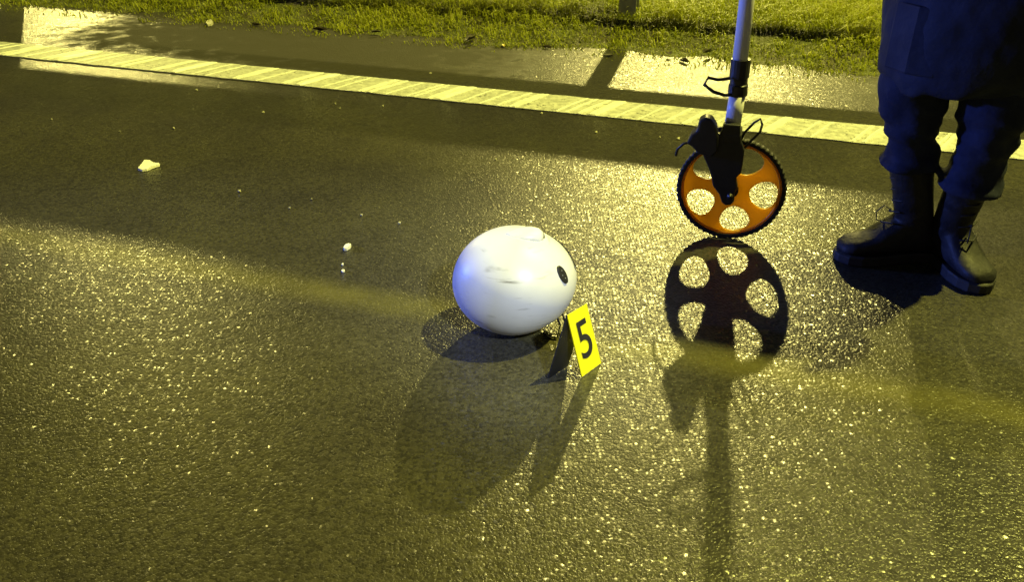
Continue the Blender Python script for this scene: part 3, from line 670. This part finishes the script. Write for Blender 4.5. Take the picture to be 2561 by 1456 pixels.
    # long coat, hem at the knee, with sleeves
    t = MB(); rings = []
    for z, dx, a_, b_ in ((.530, .002, .188, .146), (.545, .002, .198, .156), (.62, .000, .206, .164), (.75, 0, .224, .170), (.95, 0, .222, .165), (1.08, 0, .200, .15), (1.22, 0, .205, .15), (1.36, 0, .215, .145), (1.43, 0, .185, .12), (1.475, 0, .115, .09), (1.53, .0, .078, .072)):
        rings.append([c + Vector((dx, 0, z)) + r*a_*math.cos(u) + f*b_*math.sin(u) for u in [2*math.pi*k/32 for k in range(32)]])
    for j_ in (0, 1):
        for k_, v_ in enumerate(rings[j_]): v_.z += .022*math.sin(k_*.55+1) + .012*math.sin(k_*1.7)
    t.loft(rings)
    for sh, el, ha in ((rs, rel, hand), (ls, lel, lha)):
        hv = (ha-el).normalized(); t.tube([sh-O, (sh+el)/2-O, el-O, (el+ha)/2-O, ha-hv*.095-O], [.066, .066, .060, .053, .046], 18, round_ends=True)
    def crease(p): return .009*noise.noise((p.x*6, p.y*6, p.z*4)) + .006*noise.noise((p.x*12, p.y*12, p.z*11)) + .003*noise.noise(p*30)
    coat = link_mesh('coat', remesh(t, 'coat', .010, 4, crease), M['coat'], root)
    m = MB(); pc = c + f*.155 + r*.06 + Vector((0, 0, .66))
    m.loft([[pc + r*u + f*v + Vector((0, 0, z)) for u, v in ((-.07, -.02), (.07, -.035), (.07, -.012), (0, .016), (-.07, .008))] for z in (-.09, .07)]); m.build('pocket', M['coat'], coat, smooth=False, bevel=.006)
    # boots
    for i, (hx, hy, dx, dy) in enumerate(((1.214, 2.166, -.998, -.055), (1.212, 2.200, .20, -.98))):
        d = Vector((dx, dy, 0)).normalized(); s = Vector((-d.y, d.x, 0)); o = Vector((hx, hy, 0)) - O + d*.078
        up = MB()
        sec = [(-.074, .020, .060), (-.066, .034, .085), (-.03, .040, .115), (.02, .043, .150), (.05, .046, .135), (.085, .049, .108), (.12, .051, .084), (.15, .051, .073), (.175, .047, .068), (.192, .036, .058), (.200, .022, .044)]
        rings = []
        if i: sec = [(x*.88, w*.95, h*.97) for x, w, h in sec]
        for x, w, h in sec:
            rings.append([o + d*x + s*(w*math.copysign(abs(math.cos(u))**.7, math.cos(u))) + Vector((0, 0, .028 + (h-.028)*.5 + (h-.028)*.5*math.copysign(abs(math.sin(u))**.75, math.sin(u)))) for u in [2*math.pi*k/20 for k in range(20)]])
        up.loft(rings)
        tp = Vector(cuffs[i]) - O; rings = []
        for k in range(8):
            tt = k/7; zc = .075 + .245*tt; cc = (o + d*(-.012)).lerp(tp, tt**1.1); cc.z = zc; a_ = .056 - .004*math.sin(tt*3.1) + .006*tt; b_ = .044 + .012*tt
            rings.append([cc + d*a_*math.cos(u) + s*b_*math.sin(u) for u in [2*math.pi*e/20 for e in range(20)]])
        up.loft(rings)
        bo = link_mesh('boot', remesh(up, 'boot', .0055, 5, lambda p: .0022*noise.noise((p.x*22, p.y*22, p.z*40))), M['boot'], root)
        so = MB(); outl = [(-.082, 0), (-.076, .026), (-.05, .040), (0, .038), (.05, .044), (.10, .054), (.15, .055), (.185, .043), (.205, .020), (.209, 0)]
        if i: outl = [(x*.88, w*.95) for x, w in outl]
        outl = outl + [(x, -w) for x, w in reversed(outl[1:-1])]
        so.loft([[o + d*x*k_ + s*w*k_ + Vector((0, 0, z_)) for x, w in outl] for z_, k_ in ((.001, .97), (.006, 1.0), (.028, 1.0), (.033, .96))]); so.build('sole', M['rubber'], bo, smooth=False, bevel=.002)
        for k in range(6):
            tt = k/5; zc = .12 + .17*tt; cc = (o + d*(-.012)).lerp(tp, ((zc-.075)/.245)**1.1); cc.z = zc; fr = .057 + (.035 if k == 0 else .010 if k == 1 else 0)
            m = MB(); m.tube([cc + d*(fr*.8) - s*.026 + Vector((0, 0, -.006)), cc + d*(fr+.003), cc + d*(fr*.8) + s*.026 + Vector((0, 0, .006))], .0028, 6); m.build('lace', M['rubber'], bo)
        cc = (o + d*(-.012)).lerp(tp, .35); cc.z = .155
        m = MB(); m.tube([cc + d*.060, cc + d*.078 + Vector((0, 0, .012)) - s*.01, cc + d*.092 + Vector((0, 0, -.012)) - s*.02, cc + d*.088 + Vector((0, 0, -.036)) - s*.016, cc + d*.068 + Vector((0, 0, -.034))], .0018, 6); m.build('lace_bow', M['rubber'], bo)
    tag(root, 'person in dark navy coat, trousers and black lace-up boots holding the measuring wheel', 'person')
make_person()

# ================================================================ debris
def shard(px, py, outline, thick, material, name, label, cat, group=None, lift=.002, tilt=.0):
    c = gnd(px, py); root = c; m = MB(); lo = []; hi = []
    for x, y in outline:
        w = gnd(px + x, py + y) - c; z = lift + tilt*w.x
        lo.append(Vector((w.x, w.y, max(.001, z)))); hi.append(Vector((w.x*.93, w.y*.93, max(.001, z) + thick*random.uniform(.7, 1.2))))
    m.loft([lo, hi]); o = m.build(name, material, None, smooth=False); o.location = c; return tag(o, label, cat, group)
shard(372, 419, [(-27, 8), (-20, -3), (-10, -13), (4, -13), (14, -7), (28, -7), (27, -2), (10, 4), (-4, 10), (-16, 11)], .008, M['shard'], 'plastic_shard', 'large pointed white plastic shard lying on the dark shaded asphalt', 'shard')
shard(869, 621, [(-10, 4), (-6, -4), (4, -7), (10, -5), (8, 2), (-2, 8), (-8, 8)], .008, M['shard'], 'plastic_chip', 'small white plastic chip on the asphalt near the painted-in band of yellow light', 'chip')
for x, y, s in ((857, 664, 2.6), (858, 680, 4.4)):
    shard(x, y, [(-s, 1), (-s*.3, -s*.6), (s, -s*.5), (s*.9, s*.6), (-s*.2, s*.8)], .004, M['shard'], 'plastic_crumb', 'tiny white plastic crumb below the small white chip', 'crumb', 'tiny crumbs below the white chip')
def grit_label(x, y):
    if (x, y) == (1077, 184): return 'pale grit stone on the muddy shoulder between white line and grass', 'stone', 'loose grit stones'
    if (x, y) == (1697, 348): return 'pale grit stone just beside the measuring wheel housing', 'stone', 'loose grit stones'
    if x > 1300 and y < 300: return 'pale grit stone touching the road side of the white edge line', 'stone', 'loose grit stones'
    if x > 1450: return 'small pale grit stone between the white line and measuring wheel', 'stone', 'loose grit stones by the measuring wheel'
    if (x, y) == (300, 330): return 'tiny grit stone just behind the large white shard', 'stone', 'loose grit stones'
    if y < 300 and x > 600: return 'small pale grit stone on the asphalt close to the white edge line', 'stone', 'loose grit stones by the white line'
    if y > 500 and x > 880: return 'small grit stone between the white helmet and the small chip', 'stone', 'loose grit stones between helmet and chip'
    return 'small pale grit stone lying loose in the rail shadow band', 'stone', 'loose grit stones in the rail shadow'
for x, y, s in ((839, 261, 5), (851, 272, 3.5), (492, 226, 5), (435, 322, 5), (659, 282, 5), (1077, 184, 5), (1355, 285, 5), (958, 266, 4), (1491, 332, 5), (1697, 348, 5), (1650, 345, 4), (1240, 400, 4), (600, 480, 5), (780, 500, 4), (725, 522, 5), (1180, 455, 4), (300, 330, 4), (130, 300, 4), (1000, 560, 5), (905, 540, 4)):
    s *= random.uniform(.4, .8)
    shard(x, y, [(-s*1.4, s*.2), (-s*.4, -s*.5), (s*.7, -s*.6), (s, 0), (s*.4, s*.6), (-s*.6, s*.6)], .004, M['grit'], 'grit_stone', *grit_label(x, y))
def leaf(px, py, s, material, name, label, cat, group, z):
    c = gnd(px, py, z); m = MB(); n = 10; w = []
    ph = random.uniform(0, 6.28); cu = random.uniform(.15, .5)
    pts = [Vector((0, 0, 0))]; 
    for k in range(n):
        t = 2*math.pi*k/n; rr = s*(.62 + .38*abs(math.cos(t)) + random.uniform(-.12, .12)); x, y = rr*math.cos(t), rr*.6*math.sin(t)
        w.append(Vector((x*math.cos(ph)-y*math.sin(ph), x*math.sin(ph)+y*math.cos(ph), cu*s*abs(math.sin(t)) + random.uniform(0, .2)*s)))
    lo = [v*1.0 for v in w]; hi = [v + Vector((0, 0, .0012)) for v in w]
    m.loft([lo, hi], cap=False); m.add(lo + [Vector((0, 0, .0))], [(i, (i+1) % n, n) for i in range(n)]); m.add(hi + [Vector((0, 0, .0014))], [((i+1) % n, i, n) for i in range(n)])
    o = m.build(name, material, None, smooth=False); o.location = c; return tag(o, label, cat, group)
for x, y, s in ((1661, 64, .055), (1640, 68, .035), (1534, 50, .045), (1560, 56, .035), (1176, 98, .05), (1368, 119, .03), (1768, 131, .035), (1674, 134, .028), (1822, 79, .028), (1711, 154, .035), (1520, 140, .03), (800, 76, .045), (640, 62, .035), (940, 80, .03)):
    cc = gnd(x, y, .05); a_, p_ = cc.dot(RD), cc.dot(RN); z = max(.004, verge_h(a_, p_) + .012); cc = gnd(x, y, z); z = max(.004, verge_h(cc.dot(RD), cc.dot(RN)) + .010)
    lb = 'dark dead leaf in the grass around the guard rail post' if y < 70 and x > 1400 else 'dark dead leaf in thin grass near the measuring wheel pole' if x > 1600 else 'dark wet dead leaf at the ragged grass edge by the muddy shoulder'
    leaf(x, y, s, M['leaf_dark'], 'dead_leaf', lb, 'leaf', 'dead leaves: ' + lb.split('leaf ')[1], z)
leaf(1260, 114, .022, M['leaf_yellow'], 'yellow_leaf', 'small yellow leaf lying where the grass meets the asphalt', 'leaf', None, .006)
shard(524, 60, [(-9, 3), (-5, -5), (5, -6), (10, 0), (6, 5), (-4, 6)], .014, M['grit'], 'pale_stone', 'pale rounded stone at the edge of the grass', 'stone')
